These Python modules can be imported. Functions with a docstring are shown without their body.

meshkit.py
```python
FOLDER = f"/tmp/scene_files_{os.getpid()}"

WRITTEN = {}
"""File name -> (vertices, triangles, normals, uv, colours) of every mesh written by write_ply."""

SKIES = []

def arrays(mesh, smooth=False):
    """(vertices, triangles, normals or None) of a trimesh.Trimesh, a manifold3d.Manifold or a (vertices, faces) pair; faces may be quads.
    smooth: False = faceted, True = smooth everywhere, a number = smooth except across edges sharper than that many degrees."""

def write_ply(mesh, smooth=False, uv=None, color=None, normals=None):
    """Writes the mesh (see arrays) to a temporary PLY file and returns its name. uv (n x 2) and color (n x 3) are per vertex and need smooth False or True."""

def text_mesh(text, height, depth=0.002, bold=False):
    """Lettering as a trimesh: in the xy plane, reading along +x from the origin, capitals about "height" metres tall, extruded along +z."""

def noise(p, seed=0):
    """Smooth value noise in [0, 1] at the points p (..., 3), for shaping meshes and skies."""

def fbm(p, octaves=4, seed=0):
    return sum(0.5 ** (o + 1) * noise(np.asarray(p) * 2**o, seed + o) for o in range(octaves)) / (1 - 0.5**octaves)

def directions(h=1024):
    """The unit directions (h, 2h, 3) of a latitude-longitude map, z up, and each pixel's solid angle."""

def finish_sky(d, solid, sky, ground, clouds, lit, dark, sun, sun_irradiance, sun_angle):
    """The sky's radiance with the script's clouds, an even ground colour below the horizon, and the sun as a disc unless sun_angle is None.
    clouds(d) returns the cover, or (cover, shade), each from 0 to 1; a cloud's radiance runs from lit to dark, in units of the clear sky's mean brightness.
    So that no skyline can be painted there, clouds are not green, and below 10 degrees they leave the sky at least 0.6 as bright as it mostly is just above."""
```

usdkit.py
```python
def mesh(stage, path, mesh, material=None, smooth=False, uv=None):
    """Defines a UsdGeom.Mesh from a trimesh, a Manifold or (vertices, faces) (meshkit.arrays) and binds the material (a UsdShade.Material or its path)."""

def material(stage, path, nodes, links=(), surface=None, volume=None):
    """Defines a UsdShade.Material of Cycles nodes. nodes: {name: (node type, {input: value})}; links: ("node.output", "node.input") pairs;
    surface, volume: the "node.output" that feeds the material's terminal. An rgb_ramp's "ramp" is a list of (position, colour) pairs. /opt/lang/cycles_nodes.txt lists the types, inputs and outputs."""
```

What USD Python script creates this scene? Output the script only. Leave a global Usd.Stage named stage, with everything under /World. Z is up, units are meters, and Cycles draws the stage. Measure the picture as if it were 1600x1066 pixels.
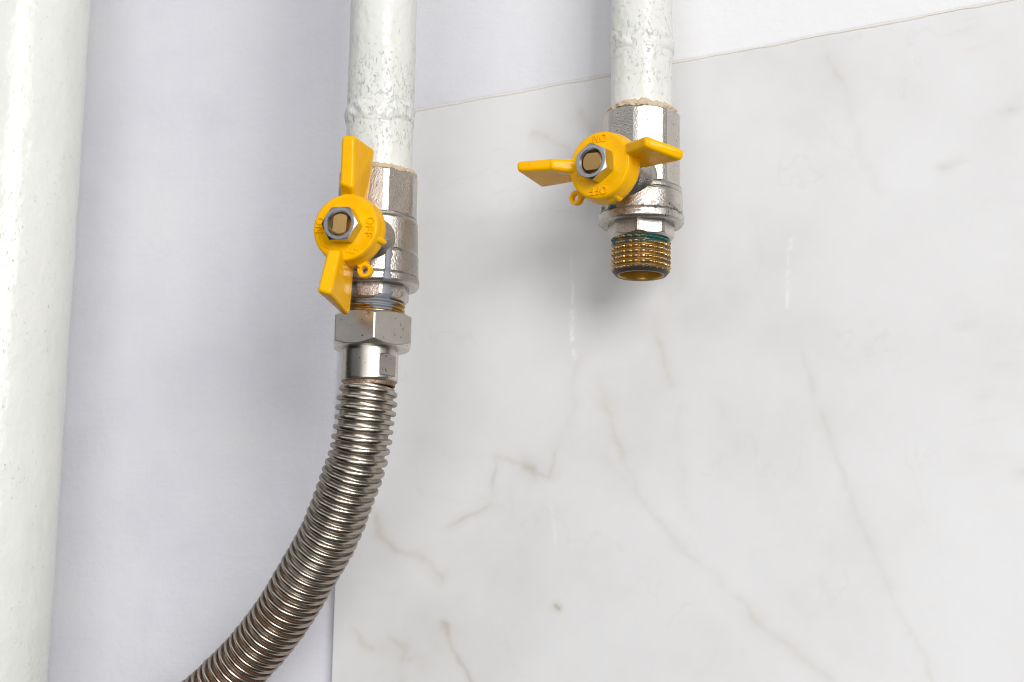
import math
import numpy as np
import trimesh
import manifold3d as m3
import meshkit
import usdkit
from pxr import Gf, Sdf, Usd, UsdGeom, UsdLux, UsdShade, Vt

stage = Usd.Stage.CreateInMemory()
UsdGeom.SetStageUpAxis(stage, UsdGeom.Tokens.z)
UsdGeom.SetStageMetersPerUnit(stage, 1.0)
world = UsdGeom.Xform.Define(stage, '/World')
stage.SetDefaultPrim(world.GetPrim())
UsdGeom.Scope.Define(stage, '/World/Looks')

# ------------------------------------------------------------------ camera (shapes below are in millimetres)
FPX, YAW, PITCH, ROLL = 2800.0, math.radians(15), math.radians(10.6), math.radians(0.9574)
CAM = np.array([202.27, -649.47, -153.60])
FW = np.array([-math.sin(YAW) * math.cos(PITCH), math.cos(YAW) * math.cos(PITCH), math.sin(PITCH)])
_r = np.array([math.cos(YAW), math.sin(YAW), 0.0])
_u = np.cross(_r, FW)
RT = math.cos(ROLL) * _r + math.sin(ROLL) * _u
UP = math.cos(ROLL) * _u - math.sin(ROLL) * _r
EXPOSURE = 0.0
cam = UsdGeom.Camera.Define(stage, '/World/camera')
cam.CreateHorizontalApertureAttr(36.0)
cam.CreateVerticalApertureAttr(36.0 * 682 / 1024)
cam.CreateFocalLengthAttr(36.0 * FPX / 1600)
cam.CreateClippingRangeAttr(Gf.Vec2f(0.05, 100.0))
cam.CreateExposureAttr(EXPOSURE)
cam.CreateFStopAttr(13.0)
cam.CreateFocusDistanceAttr(0.63)
M = Gf.Matrix4d(*[float(x) for x in (*RT, 0, *UP, 0, *(-FW), 0, *(CAM * 0.001), 1)])
cam.AddTransformOp().Set(M)


def at(px, py, Y):
    """The point of the plane y = Y that the photograph shows at pixel (px, py)."""
    d = RT * (px - 800) / FPX + UP * (533 - py) / FPX + FW
    return CAM + d * (Y - CAM[1]) / d[1]


# ------------------------------------------------------------------ lamps
def rect_lamp(name, pos, target, w, h, power, color=(1, 1, 1)):
    L = UsdLux.RectLight.Define(stage, '/World/' + name)
    pos, target = np.array(pos, float), np.array(target, float)
    z = pos - target
    z /= np.linalg.norm(z)
    x = np.cross([0, 0, 1.0], z)
    x /= np.linalg.norm(x)
    y = np.cross(z, x)
    L.AddTransformOp().Set(Gf.Matrix4d(*[float(t) for t in (*x, 0, *y, 0, *z, 0, *pos, 1)]))
    L.CreateWidthAttr(w)
    L.CreateHeightAttr(h)
    L.CreateIntensityAttr(power)
    L.CreateColorAttr(Gf.Vec3f(*color))
    return L


rect_lamp('softbox_key', (1.14, -1.60, 0.46), (0.05, 0.0, 0.0), 0.90, 0.90, 11.2, (1.0, 0.985, 0.965))
rect_lamp('added_fill_side', (1.9, -0.85, 0.75), (0.05, 0.0, 0.0), 1.5, 1.7, 0.60, (1.0, 0.98, 0.95))  # unseen fill lamp, added to brighten the metal facets from the right
rect_lamp('added_fill_high', (-0.75, -1.75, 1.45), (0.0, 0.0, 0.1), 3.2, 2.0, 0.92, (0.95, 0.965, 1.0))  # unseen fill lamp, added high up to lift the shadows
rect_lamp('added_fill_front', (0.30, -1.95, -0.26), (0.03, 0.0, 0.05), 1.2, 0.9, 3.25, (0.985, 0.99, 1.0))  # unseen fill lamp, added in front to soften shadows round the valves
rect_lamp('floor_bounce', (0.25, -1.0, -1.15), (0.05, -0.05, 0.0), 1.6, 1.2, 0.12, (1.0, 0.93, 0.84))


# ------------------------------------------------------------------ materials
def mat(name, nodes, links, surface='p.BSDF'):
    return usdkit.material(stage, '/World/Looks/' + name, nodes, links, surface=surface)


def coords(scale=1000.0):
    return {'tc': ('texture_coordinate', {}), 'mp': ('mapping', {'scale': (scale, scale, scale)})}


CL = [('tc.object', 'mp.vector')]

# plaster: white emulsion, brushed, slightly lavender
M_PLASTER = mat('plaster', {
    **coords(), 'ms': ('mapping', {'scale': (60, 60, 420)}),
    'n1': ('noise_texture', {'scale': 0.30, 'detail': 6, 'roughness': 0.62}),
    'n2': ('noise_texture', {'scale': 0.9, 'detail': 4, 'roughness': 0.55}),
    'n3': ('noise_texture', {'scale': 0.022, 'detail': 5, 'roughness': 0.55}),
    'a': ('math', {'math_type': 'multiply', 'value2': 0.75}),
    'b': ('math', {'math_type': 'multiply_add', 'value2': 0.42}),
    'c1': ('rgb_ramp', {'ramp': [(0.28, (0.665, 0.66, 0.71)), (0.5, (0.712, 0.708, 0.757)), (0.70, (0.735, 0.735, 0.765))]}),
    'w': ('attribute', {'attribute': 'white'}), 'mw': ('mix_color', {'b': (0.81, 0.81, 0.825)}),  # mixes the brighter light at upper right into the plaster colour
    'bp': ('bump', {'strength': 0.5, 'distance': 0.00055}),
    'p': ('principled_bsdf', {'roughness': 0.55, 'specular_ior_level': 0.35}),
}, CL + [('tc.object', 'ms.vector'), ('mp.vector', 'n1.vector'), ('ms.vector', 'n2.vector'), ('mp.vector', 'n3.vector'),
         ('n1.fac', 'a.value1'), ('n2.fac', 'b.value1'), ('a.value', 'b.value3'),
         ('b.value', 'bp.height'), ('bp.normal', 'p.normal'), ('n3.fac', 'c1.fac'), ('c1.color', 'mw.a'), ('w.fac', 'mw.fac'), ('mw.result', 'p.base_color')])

# polished marble with beige veins: the vein pattern itself is a primvar of the slab
M_MARBLE = mat('marble', {
    **coords(),
    'n3': ('noise_texture', {'scale': 0.018, 'detail': 5, 'roughness': 0.6}),
    'n1': ('noise_texture', {'scale': 0.35, 'detail': 4, 'roughness': 0.6}),
    'c1': ('rgb_ramp', {'ramp': [(0.28, (0.675, 0.668, 0.665)), (0.5, (0.728, 0.724, 0.727)), (0.72, (0.758, 0.756, 0.762))]}),
    'v': ('attribute', {'attribute': 'vein'}), 's': ('attribute', {'attribute': 'scuff'}),
    'm': ('mix_color', {'b': (0.40, 0.33, 0.245)}), 'm2': ('mix_color', {'b': (0.93, 0.93, 0.93)}),
    'bp': ('bump', {'strength': 0.12, 'distance': 0.00012}),
    'p': ('principled_bsdf', {'roughness': 0.30, 'specular_ior_level': 0.45}),
}, CL + [('mp.vector', 'n3.vector'), ('mp.vector', 'n1.vector'), ('n3.fac', 'c1.fac'), ('c1.color', 'm.a'), ('v.fac', 'm.fac'),
         ('m.result', 'm2.a'), ('s.fac', 'm2.fac'), ('m2.result', 'p.base_color'), ('n1.fac', 'bp.height'), ('bp.normal', 'p.normal')])


def simple(name, color, rough, metallic=0.0, bump=0.0, bscale=1.0, **kw):
    nodes = {**coords(), 'n': ('noise_texture', {'scale': bscale, 'detail': 4, 'roughness': 0.6}),
             'bp': ('bump', {'strength': bump, 'distance': 0.0003}),
             'p': ('principled_bsdf', {'base_color': color, 'roughness': rough, 'metallic': metallic, **kw})}
    return mat(name, nodes, CL + [('mp.vector', 'n.vector'), ('n.fac', 'bp.height')] + ([('bp.normal', 'p.normal')] if bump else []))


M_FILLER = simple('filler', (0.75, 0.72, 0.67), 0.8, bump=0.8, bscale=0.9)
M_SEAL = simple('thread_sealant', (0.66, 0.53, 0.38), 0.85, bump=0.9, bscale=1.6)
M_PASTE = simple('grey_paste', (0.20, 0.215, 0.25), 0.40, bump=0.35, bscale=0.5)


# glossy white oil paint with thin bluish-grey spots ('thin' primvar says where the coat is thin)
def paint(name, c):
    return mat(name, {
        **coords(), 'mz': ('mapping', {'scale': (1000, 1000, 620)}),
        'n0': ('noise_texture', {'scale': 0.85, 'detail': 4, 'roughness': 0.6, 'distortion': 0.5}),
        'n1': ('noise_texture', {'scale': 0.16, 'detail': 4, 'roughness': 0.55}),
        'n2': ('noise_texture', {'scale': 0.05, 'detail': 3}),
        't': ('attribute', {'attribute': 'thin'}),
        'ad': ('math', {'math_type': 'multiply_add', 'value2': 0.20}),
        'rs': ('rgb_ramp', {'ramp': [(0.63, (0, 0, 0)), (0.71, (0.45, 0.45, 0.45)), (0.80, (1, 1, 1))]}),
        'cb': ('rgb_ramp', {'ramp': [(0.3, c[0]), (0.7, c[1])]}),
        'm': ('mix_color', {'b': (0.53, 0.555, 0.59)}),
        'hs': ('math', {'math_type': 'multiply_add', 'value2': -0.6}),
        'bp': ('bump', {'strength': 0.6, 'distance': 0.0007}),
        'p': ('principled_bsdf', {'roughness': 0.26, 'specular_ior_level': 0.33}),
    }, CL + [('tc.object', 'mz.vector'), ('mz.vector', 'n0.vector'), ('mz.vector', 'n1.vector'), ('mp.vector', 'n2.vector'),
             ('t.fac', 'ad.value1'), ('n0.fac', 'ad.value3'), ('ad.value', 'rs.fac'), ('n2.fac', 'cb.fac'), ('cb.color', 'm.a'),
             ('rs.color', 'm.fac'), ('m.result', 'p.base_color'), ('rs.color', 'hs.value1'), ('n1.fac', 'hs.value3'),
             ('hs.value', 'bp.height'), ('bp.normal', 'p.normal')])


M_PAINT = paint('white_oil_paint', ((0.765, 0.775, 0.725), (0.81, 0.815, 0.775)))
M_PAINT_WIDE = paint('white_gloss_paint', ((0.79, 0.81, 0.76), (0.84, 0.85, 0.81)))


# sand-blasted nickel with dark pits, rust and verdigris where the primvars say
def nickel(name, base, rough, bump, bs, pit=0.69, bd=0.00016):
    return mat(name, {
        **coords(),
        'n1': ('noise_texture', {'scale': bs, 'detail': 3, 'roughness': 0.6}),
        'n2': ('noise_texture', {'scale': 1.15, 'detail': 2, 'roughness': 0.5}),
        'n3': ('noise_texture', {'scale': 0.16, 'detail': 4, 'roughness': 0.6}),
        'n4': ('noise_texture', {'scale': 1.7, 'detail': 4, 'roughness': 0.65}),
        'pit': ('rgb_ramp', {'ramp': [(pit, (0, 0, 0)), (pit + 0.035, (1, 1, 1))]}),
        'c0': ('rgb_ramp', {'ramp': [(0.3, tuple(0.86 * x for x in base)), (0.7, base)]}),
        'm1': ('mix_color', {'b': (0.05, 0.035, 0.025)}), 'pl': ('attribute', {'attribute': 'plate_glint'}), 'm0': ('mix_color', {'b': (0.88, 0.87, 0.86)}),
        'ru': ('attribute', {'attribute': 'rust'}), 'gr': ('attribute', {'attribute': 'green'}), 'da': ('attribute', {'attribute': 'dark'}),
        'rr': ('math', {'math_type': 'multiply_add', 'value2': 1.0}), 'rt': ('math', {'math_type': 'subtract', 'value2': 0.95, 'use_clamp': True}),
        'rm': ('math', {'math_type': 'multiply', 'value2': 3.0, 'use_clamp': True}),
        'gg': ('math', {'math_type': 'multiply_add', 'value2': 1.0}), 'gt': ('math', {'math_type': 'subtract', 'value2': 0.95, 'use_clamp': True}),
        'gm': ('math', {'math_type': 'multiply', 'value2': 4.0, 'use_clamp': True}),
        'm2': ('mix_color', {'b': (0.20, 0.085, 0.03)}), 'm3': ('mix_color', {'b': (0.015, 0.13, 0.12)}),
        'm4': ('mix_color', {'b': (0.034, 0.034, 0.037)}),
        'mx': ('math', {'math_type': 'maximum'}), 'mx2': ('math', {'math_type': 'maximum'}),
        'met': ('math', {'math_type': 'multiply_add', 'value2': -0.75, 'value3': 1.0}),
        'rg': ('math', {'math_type': 'multiply_add', 'value2': 0.25, 'value3': rough}),
        'bp': ('bump', {'strength': bump, 'distance': bd}),
        'p': ('principled_bsdf', {}),
    }, CL + [('mp.vector', k + '.vector') for k in ('n1', 'n2', 'n3', 'n4')] + [
        ('n3.fac', 'c0.fac'), ('c0.color', 'm0.a'), ('pl.fac', 'm0.fac'), ('m0.result', 'm1.a'), ('n2.fac', 'pit.fac'), ('pit.color', 'm1.fac'),
        ('ru.fac', 'rr.value1'), ('n4.fac', 'rr.value3'), ('rr.value', 'rt.value1'), ('rt.value', 'rm.value1'),
        ('gr.fac', 'gg.value1'), ('n4.fac', 'gg.value3'), ('gg.value', 'gt.value1'), ('gt.value', 'gm.value1'),
        ('m1.result', 'm2.a'), ('rm.value', 'm2.fac'), ('m2.result', 'm3.a'), ('gm.value', 'm3.fac'), ('m3.result', 'm4.a'), ('da.fac', 'm4.fac'),
        ('m4.result', 'p.base_color'), ('rm.value', 'mx.value1'), ('gm.value', 'mx.value2'), ('mx.value', 'mx2.value1'), ('da.fac', 'mx2.value2'),
        ('mx2.value', 'met.value1'), ('met.value', 'p.metallic'), ('mx2.value', 'rg.value1'), ('rg.value', 'p.roughness'),
        ('n1.fac', 'bp.height'), ('bp.normal', 'p.normal')])


M_NICKEL = nickel('blasted_nickel', (0.62, 0.575, 0.525), 0.27, 1.0, 2.0, 0.68, 0.00017)
M_NUT = nickel('nickel_nut', (0.74, 0.69, 0.635), 0.38, 0.30, 2.2, 0.685)
M_FERRULE = nickel('turned_steel', (0.58, 0.535, 0.485), 0.29, 0.25, 2.0, 0.675)
M_HOSE = nickel('stainless_hose', (0.585, 0.52, 0.445), 0.26, 0.25, 1.5, 0.76)
M_BRASS = nickel('tarnished_brass', (0.62, 0.36, 0.075), 0.22, 0.30, 1.2, 0.70)
M_BORE = simple('brass_bore', (0.62, 0.36, 0.06), 0.30, 0.35, 0.3, 1.2)
M_STEM = simple('brass_stem', (0.66, 0.43, 0.17), 0.42, 1.0, 0.25, 1.2)
M_ZINC = simple('zinc_plated', (0.52, 0.54, 0.585), 0.30, 1.0, 0.15, 1.2)

M_YELLOW = mat('yellow_enamel', {
    **coords(), 'n1': ('noise_texture', {'scale': 0.28, 'detail': 3, 'roughness': 0.5}), 'n2': ('noise_texture', {'scale': 0.75, 'detail': 3, 'roughness': 0.6}),
    'n3': ('noise_texture', {'scale': 0.12, 'detail': 3}),
    'c0': ('rgb_ramp', {'ramp': [(0.3, (0.95, 0.455, 0.001)), (0.7, (0.98, 0.52, 0.0015))]}),
    'pit': ('rgb_ramp', {'ramp': [(0.70, (0, 0, 0)), (0.76, (0.8, 0.8, 0.8))]}), 'm': ('mix_color', {'b': (0.20, 0.085, 0.01)}),
    'bp': ('bump', {'strength': 0.40, 'distance': 0.0004}),
    'p': ('principled_bsdf', {'roughness': 0.11, 'specular_ior_level': 0.14}),
}, CL + [('mp.vector', 'n1.vector'), ('mp.vector', 'n2.vector'), ('mp.vector', 'n3.vector'), ('n3.fac', 'c0.fac'), ('c0.color', 'm.a'),
         ('n2.fac', 'pit.fac'), ('pit.color', 'm.fac'), ('m.result', 'p.base_color'), ('n1.fac', 'bp.height'), ('bp.normal', 'p.normal')])

# ------------------------------------------------------------------ helpers for things, parts and meshes
used = {}


def numbered(parent, name):
    k = (parent, name)
    used[k] = used.get(k, -1) + 1
    return name if used[k] == 0 else '%s_%03d' % (name, used[k])


class Thing:
    def __init__(self, path, base):
        self.path, self.base = path, np.array(base, float)


def thing(name, base, label, category=None, group=None, kind=None):
    p = '/World/' + numbered('/World', name)
    x = UsdGeom.Xform.Define(stage, p)
    x.AddTranslateOp().Set(Gf.Vec3d(*[float(t) * 0.001 for t in base]))
    for k, v in (('label', label), ('category', category), ('group', group), ('kind', kind)):
        if v:
            x.GetPrim().SetCustomDataByKey(k, v)
    return Thing(p, base)


def normals_of(v, f):
    n = np.zeros_like(v)
    c = np.cross(v[f[:, 1]] - v[f[:, 0]], v[f[:, 2]] - v[f[:, 0]])
    for k in range(3):
        np.add.at(n, f[:, k], c)
    return n / np.maximum(np.linalg.norm(n, axis=1, keepdims=True), 1e-12)


def part(parent, name, v, f, material, smooth=35, attrs=None, label=None, normals=None):
    """One Mesh prim under parent (a Thing); v is in world millimetres."""
    path = parent.path + '/' + numbered(parent.path, name)
    v = (np.asarray(v, float) - parent.base) * 0.001
    f = np.asarray(f, int)
    if f.shape[1] == 4:
        f = np.vstack([f[:, [0, 1, 2]], f[:, [0, 2, 3]]])
    if attrs or normals is not None:
        n = normals_of(v, f) if normals is None else normals
        m = usdkit.mesh(stage, path, (v, f), material, smooth=False)
        m.CreateNormalsAttr(Vt.Vec3fArray.FromNumpy(n.astype(np.float32)))
        m.SetNormalsInterpolation('vertex')
        for k, a in (attrs or {}).items():
            UsdGeom.PrimvarsAPI(m).CreatePrimvar(k, Sdf.ValueTypeNames.FloatArray, 'vertex').Set(Vt.FloatArray.FromNumpy(np.asarray(a, np.float32)))
    else:
        m = usdkit.mesh(stage, path, (v, f), material, smooth=smooth)
    if label:
        m.GetPrim().SetCustomDataByKey('label', label)
    return Thing(path, parent.base)


def grid_faces(nu, nv, wrap):
    """Quads of a (nv rows) x (nu columns) grid; wrap joins the last column to the first."""
    j, i = np.meshgrid(np.arange(nv - 1), np.arange(nu if wrap else nu - 1), indexing='ij')
    a = j * nu + i
    b = j * nu + (i + 1) % nu
    return np.stack([a, b, b + nu, a + nu], -1).reshape(-1, 4)


def smoothstep(a, b, x):
    t = np.clip((x - a) / (b - a), 0, 1)
    return t * t * (3 - 2 * t)


VIEW = -math.pi / 2 + math.radians(15)       # direction (in plan) from the valves towards the camera, roughly


def polar(axis, prof, nu, radius=None, step=0.35, sub=None):
    """A body turned about a vertical axis: prof is a list of (z, r) in order; radius(theta, z, r) may reshape it. Returns v, f, theta, z, r."""
    rows = []
    for (z0, r0), (z1, r1) in zip(prof[:-1], prof[1:]):
        n = max(1, int(math.ceil(math.hypot(z1 - z0, r1 - r0) / step)))
        for k in range(n):
            rows.append((z0 + (z1 - z0) * k / n, r0 + (r1 - r0) * k / n))
    rows.append(prof[-1])
    rows = np.array(rows)
    th = np.linspace(0, 2 * math.pi, nu, endpoint=False)
    T, Z = np.meshgrid(th, rows[:, 0])
    R = np.repeat(rows[:, 1:2], nu, 1)
    if radius is not None:
        R = radius(T, Z, R)
        if isinstance(R, tuple):
            R, Z = R
    v = np.stack([axis[0] + R * np.cos(T), axis[1] + R * np.sin(T), Z], -1).reshape(-1, 3)
    f = grid_faces(nu, len(rows), True)
    if rows[0, 0] > rows[-1, 0]:
        f = f[:, ::-1]
    return v, f, T.ravel(), Z.ravel(), R.ravel()


def polygon_r(T, n, apothem, rot):
    w = 2 * math.pi / n
    return apothem / np.cos((T - rot + w / 2) % w - w / 2)


def rounded(prof, r=0.5):
    """Chamfers every inner corner of a profile by r."""
    out = [prof[0]]
    p = np.array(prof, float)
    for i in range(1, len(p) - 1):
        a, b, c = p[i - 1], p[i], p[i + 1]
        la, lc = np.linalg.norm(a - b), np.linalg.norm(c - b)
        if la < 1e-6 or lc < 1e-6:
            continue
        q = min(r, la * 0.4, lc * 0.4)
        s, e = b + (a - b) / la * q, b + (c - b) / lc * q
        for t in (0, 0.33, 0.67, 1):
            out.append(tuple((1 - t) ** 2 * s + 2 * t * (1 - t) * b + t * t * e))
    out.append(prof[-1])
    return out


def fbm(p, s, seed=0, o=4):
    return meshkit.fbm(np.asarray(p) * s, o, seed)


# ------------------------------------------------------------------ the wall: plaster, marble slab, filler seam
XL = -37.2
TF, PF = -8.0, -3.0                        # the planes of the slab's face and of the plaster
wall = thing('wall', (0, 0, 0), 'white plastered wall with a veined marble slab set into it behind the pipes', kind='structure')
xs = np.arange(-330, 330.1, 1.5)
zs = np.arange(-330, 330.1, 1.5)
X, Z = np.meshgrid(xs, zs)
P = np.stack([X, 0 * X, Z], -1)
Y = PF + 1.1 * (fbm(P, 1 / 70.0, 3) - 0.5) + 0.22 * (fbm(P * [1, 1, 2], 1 / 18.0, 5) - 0.5)
dz_ = 0.9 + Z - (65.0 + 0.1115 * (X + 10.2) + 0.00003 * (X + 10.2) ** 2)
wt_ = smoothstep(XL - 45, XL + 5, X) * np.clip((dz_ - np.where(X > XL + 2, -4, -120)) / np.where(X > XL + 2, 7, 130), 0, 1) * smoothstep(260, 0, dz_)
Y = Y * (1 - wt_) + wt_ * (np.where(X > XL + 3, TF + 0.8, TF - 0.35) + 0.35 * (Y - PF))
wl_ = smoothstep(XL + 4, XL + 10, X) * smoothstep(-0.2, -5.5, dz_)
Y = Y * (1 - wl_) + 3.0 * wl_
part(wall, 'plaster', np.stack([X, Y, Z], -1).reshape(-1, 3), grid_faces(len(xs), len(zs), False), M_PLASTER, attrs={'white': (0.15 + 0.85 * smoothstep(15, 105, X)) * smoothstep(-6, -2, dz_) * smoothstep(XL - 10, XL + 10, X)})  # mask whitens towards the right: light put into the colour

# the coat of plaster above the slab, flush over its top edge
cx = np.arange(XL + 1.0, 330, 0.8)
cz = np.concatenate([[-0.9, -0.45, 0.0], np.arange(0.8, 60, 0.8), np.arange(60, 270, 4)])
CX, CD = np.meshgrid(cx, cz)
CZ = CD + 65.0 + 0.1115 * (CX + 10.2) + 0.00003 * (CX + 10.2) ** 2
CP = np.stack([CX, 0 * CX, CZ], -1)
CY = TF - 0.40 + 0.5 * (fbm(CP, 1 / 60.0, 3) - 0.5) + 0.16 * (fbm(CP, 1 / 7.0, 8) - 0.5)
CZ = CZ + np.where(CD < 0.5, 0.7 * (fbm(CP * [1, 0, 0], 1 / 24.0, 11) - 0.5) + 0.35 * (fbm(CP * [1, 0, 0], 1 / 3.0, 12) - 0.5), 0)
CY = CY + np.where(CD < -0.7, 0.6, np.where(CD < -0.3, 0.12, 0))
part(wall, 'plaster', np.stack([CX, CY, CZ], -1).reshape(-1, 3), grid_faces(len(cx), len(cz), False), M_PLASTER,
     attrs={'white': (0.15 + 0.85 * smoothstep(15, 105, CX))}, label='rough white plaster coat above the slab')  # same painted brightening, rising to the right

# slab: its left edge is vertical, top edge rising to the right (both read off the photograph)


def top_z(x):
    return 65.0 + 0.1115 * (x + 10.2) + 0.00003 * (x + 10.2) ** 2


VEINS = [  # (points in the photograph, width mm, strength)
    ([(905, 560), (893, 640), (880, 680), (866, 725)], 1.6, 0.10),
    ([(700, 825), (730, 806), (765, 790), (778, 740), (775, 714), (800, 722), (828, 735), (862, 745), (868, 712)], 1.1, 0.22),
    ([(822, 733), (834, 737)], 2.0, 0.35),
    ([(935, 600), (960, 660), (975, 712), (1000, 780), (1040, 830), (1080, 870), (1150, 935), (1210, 990), (1290, 1060)], 1.5, 0.17),
    ([(940, 710), (975, 745), (1005, 790)], 1.8, 0.10),
    ([(1252, 550), (1285, 650), (1308, 715), (1340, 810), (1370, 870), (1400, 940), (1440, 1020), (1460, 1066)], 1.0, 0.13),
    ([(585, 805), (590, 835), (620, 860), (655, 870), (690, 905)], 1.5, 0.26),
    ([(555, 985), (563, 1003), (582, 1012)], 1.8, 0.24), ([(610, 995), (635, 1008), (620, 1070)], 2.2, 0.20),
    ([(640, 1030), (625, 1060), (600, 1090)], 2.0, 0.20), ([(690, 975), (712, 1020), (728, 1050), (740, 1075)], 1.0, 0.34),
    ([(832, 203), (850, 210), (872, 226), (905, 250)], 1.9, 0.24), ([(905, 178), (915, 186), (930, 215)], 1.8, 0.16),
    ([(1293, 92), (1303, 105), (1312, 125)], 1.3, 0.22), ([(1318, 130), (1345, 230), (1372, 300)], 2.2, 0.07),
    ([(1474, 262), (1484, 267)], 1.2, 0.30), ([(1493, 246), (1499, 250)], 1.0, 0.2), ([(1590, 160), (1570, 180)], 1.7, 0.18),
    ([(1580, 712), (1588, 722), (1602, 745)], 1.2, 0.30), ([(864, 944), (872, 949)], 0.8, 0.6),
    ([(1022, 500), (1035, 560), (1048, 600)], 1.6, 0.15), ([(1060, 640), (1066, 760), (1080, 810)], 1.8, 0.08), ([(1120, 620), (1150, 690)], 2.6, 0.06),
    ([(560, 1000), (660, 1030), (700, 1000)], 6.0, 0.10), ([(600, 880), (640, 960), (690, 985)], 7.0, 0.05),
]
SCUFFS = [([(893, 440), (895, 475)], 0.7, 0.5), ([(895, 488), (894, 530)], 1.1, 0.75), ([(896, 548), (899, 560)], 0.8, 0.5), ([(894, 390), (893, 430)], 0.5, 0.25),
          ([(1234, 378), (1230, 395), (1232, 480)], 0.5, 0.35), ([(1236, 375), (1236, 390)], 0.7, 0.45), ([(860, 780), (868, 850)], 0.5, 0.2)]
step = 0.62
vx = np.concatenate([[XL, XL + 0.3], np.arange(XL + 0.9, 190, step), np.arange(190, 330, 6)])
hz = np.concatenate([np.arange(-330, -175, 6), np.arange(-175, 0.01, step)])
nz = len(hz) + 1 + int(100 / step)
X = np.repeat(vx[None], nz, 0)
tz = np.array([top_z(x) for x in vx])
up_part = np.linspace(0, 1, nz - len(hz) + 1)[1:, None] * tz[None]
Z = np.vstack([np.repeat(hz[:, None], len(vx), 1), up_part])
Yt = np.full_like(X, TF)
flat = np.stack([X.ravel(), Z.ravel()], -1)


def stroke_mask(strokes, wob, seed, soft=(0.55, 0.45)):
    out = np.zeros(len(flat))
    q = np.stack([flat[:, 0], 0 * flat[:, 0], flat[:, 1]], -1)
    wx = flat + wob * np.stack([fbm(q, 1 / 9.0, seed) - 0.5, fbm(q, 1 / 9.0, seed + 9) - 0.5], -1)
    mod = np.clip(2.0 * fbm(q, 1 / 8.0, seed + 4) - 0.1, 0.25, 1.5)
    for pts, w, k in strokes:
        pl = np.array([at(a, b, TF)[[0, 2]] for a, b in pts])
        lo, hi = pl.min(0) - 25, pl.max(0) + 25
        sel = np.all((flat > lo) & (flat < hi), 1)
        d = np.full(sel.sum(), 1e9)
        for a, b in zip(pl[:-1], pl[1:]):
            t = np.clip(((wx[sel] - a) @ (b - a)) / max((b - a) @ (b - a), 1e-9), 0, 1)
            d = np.minimum(d, np.linalg.norm(wx[sel] - a - t[:, None] * (b - a), axis=1))
        g = soft[0] * np.exp(-(d / (w * 0.7)) ** 2) + soft[1] * np.exp(-(d / (w * 2.2)) ** 2)
        out[sel] = np.maximum(out[sel], 1.15 * k * g * mod[sel])
    return np.clip(out, 0, 1)


vein = stroke_mask(VEINS, 5.0, 20)
q3 = np.stack([flat[:, 0], 0 * flat[:, 0], flat[:, 1]], -1)
ridge = np.abs(fbm(q3 * [1.6, 1, 0.8], 1 / 45.0, 61, 5) - 0.5)
vein = np.maximum(vein, 0.07 * np.exp(-(ridge / 0.006) ** 2) * (fbm(q3, 1 / 30.0, 77) > 0.52))
vein = np.clip(vein, 0, 1)
scuff = 0.75 * stroke_mask(SCUFFS, 1.2, 40, (1, 0.2)) * (0.3 + 0.9 * (fbm(q3 * [1, 1, 0.5], 1 / 0.9, 42) > 0.42))
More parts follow.
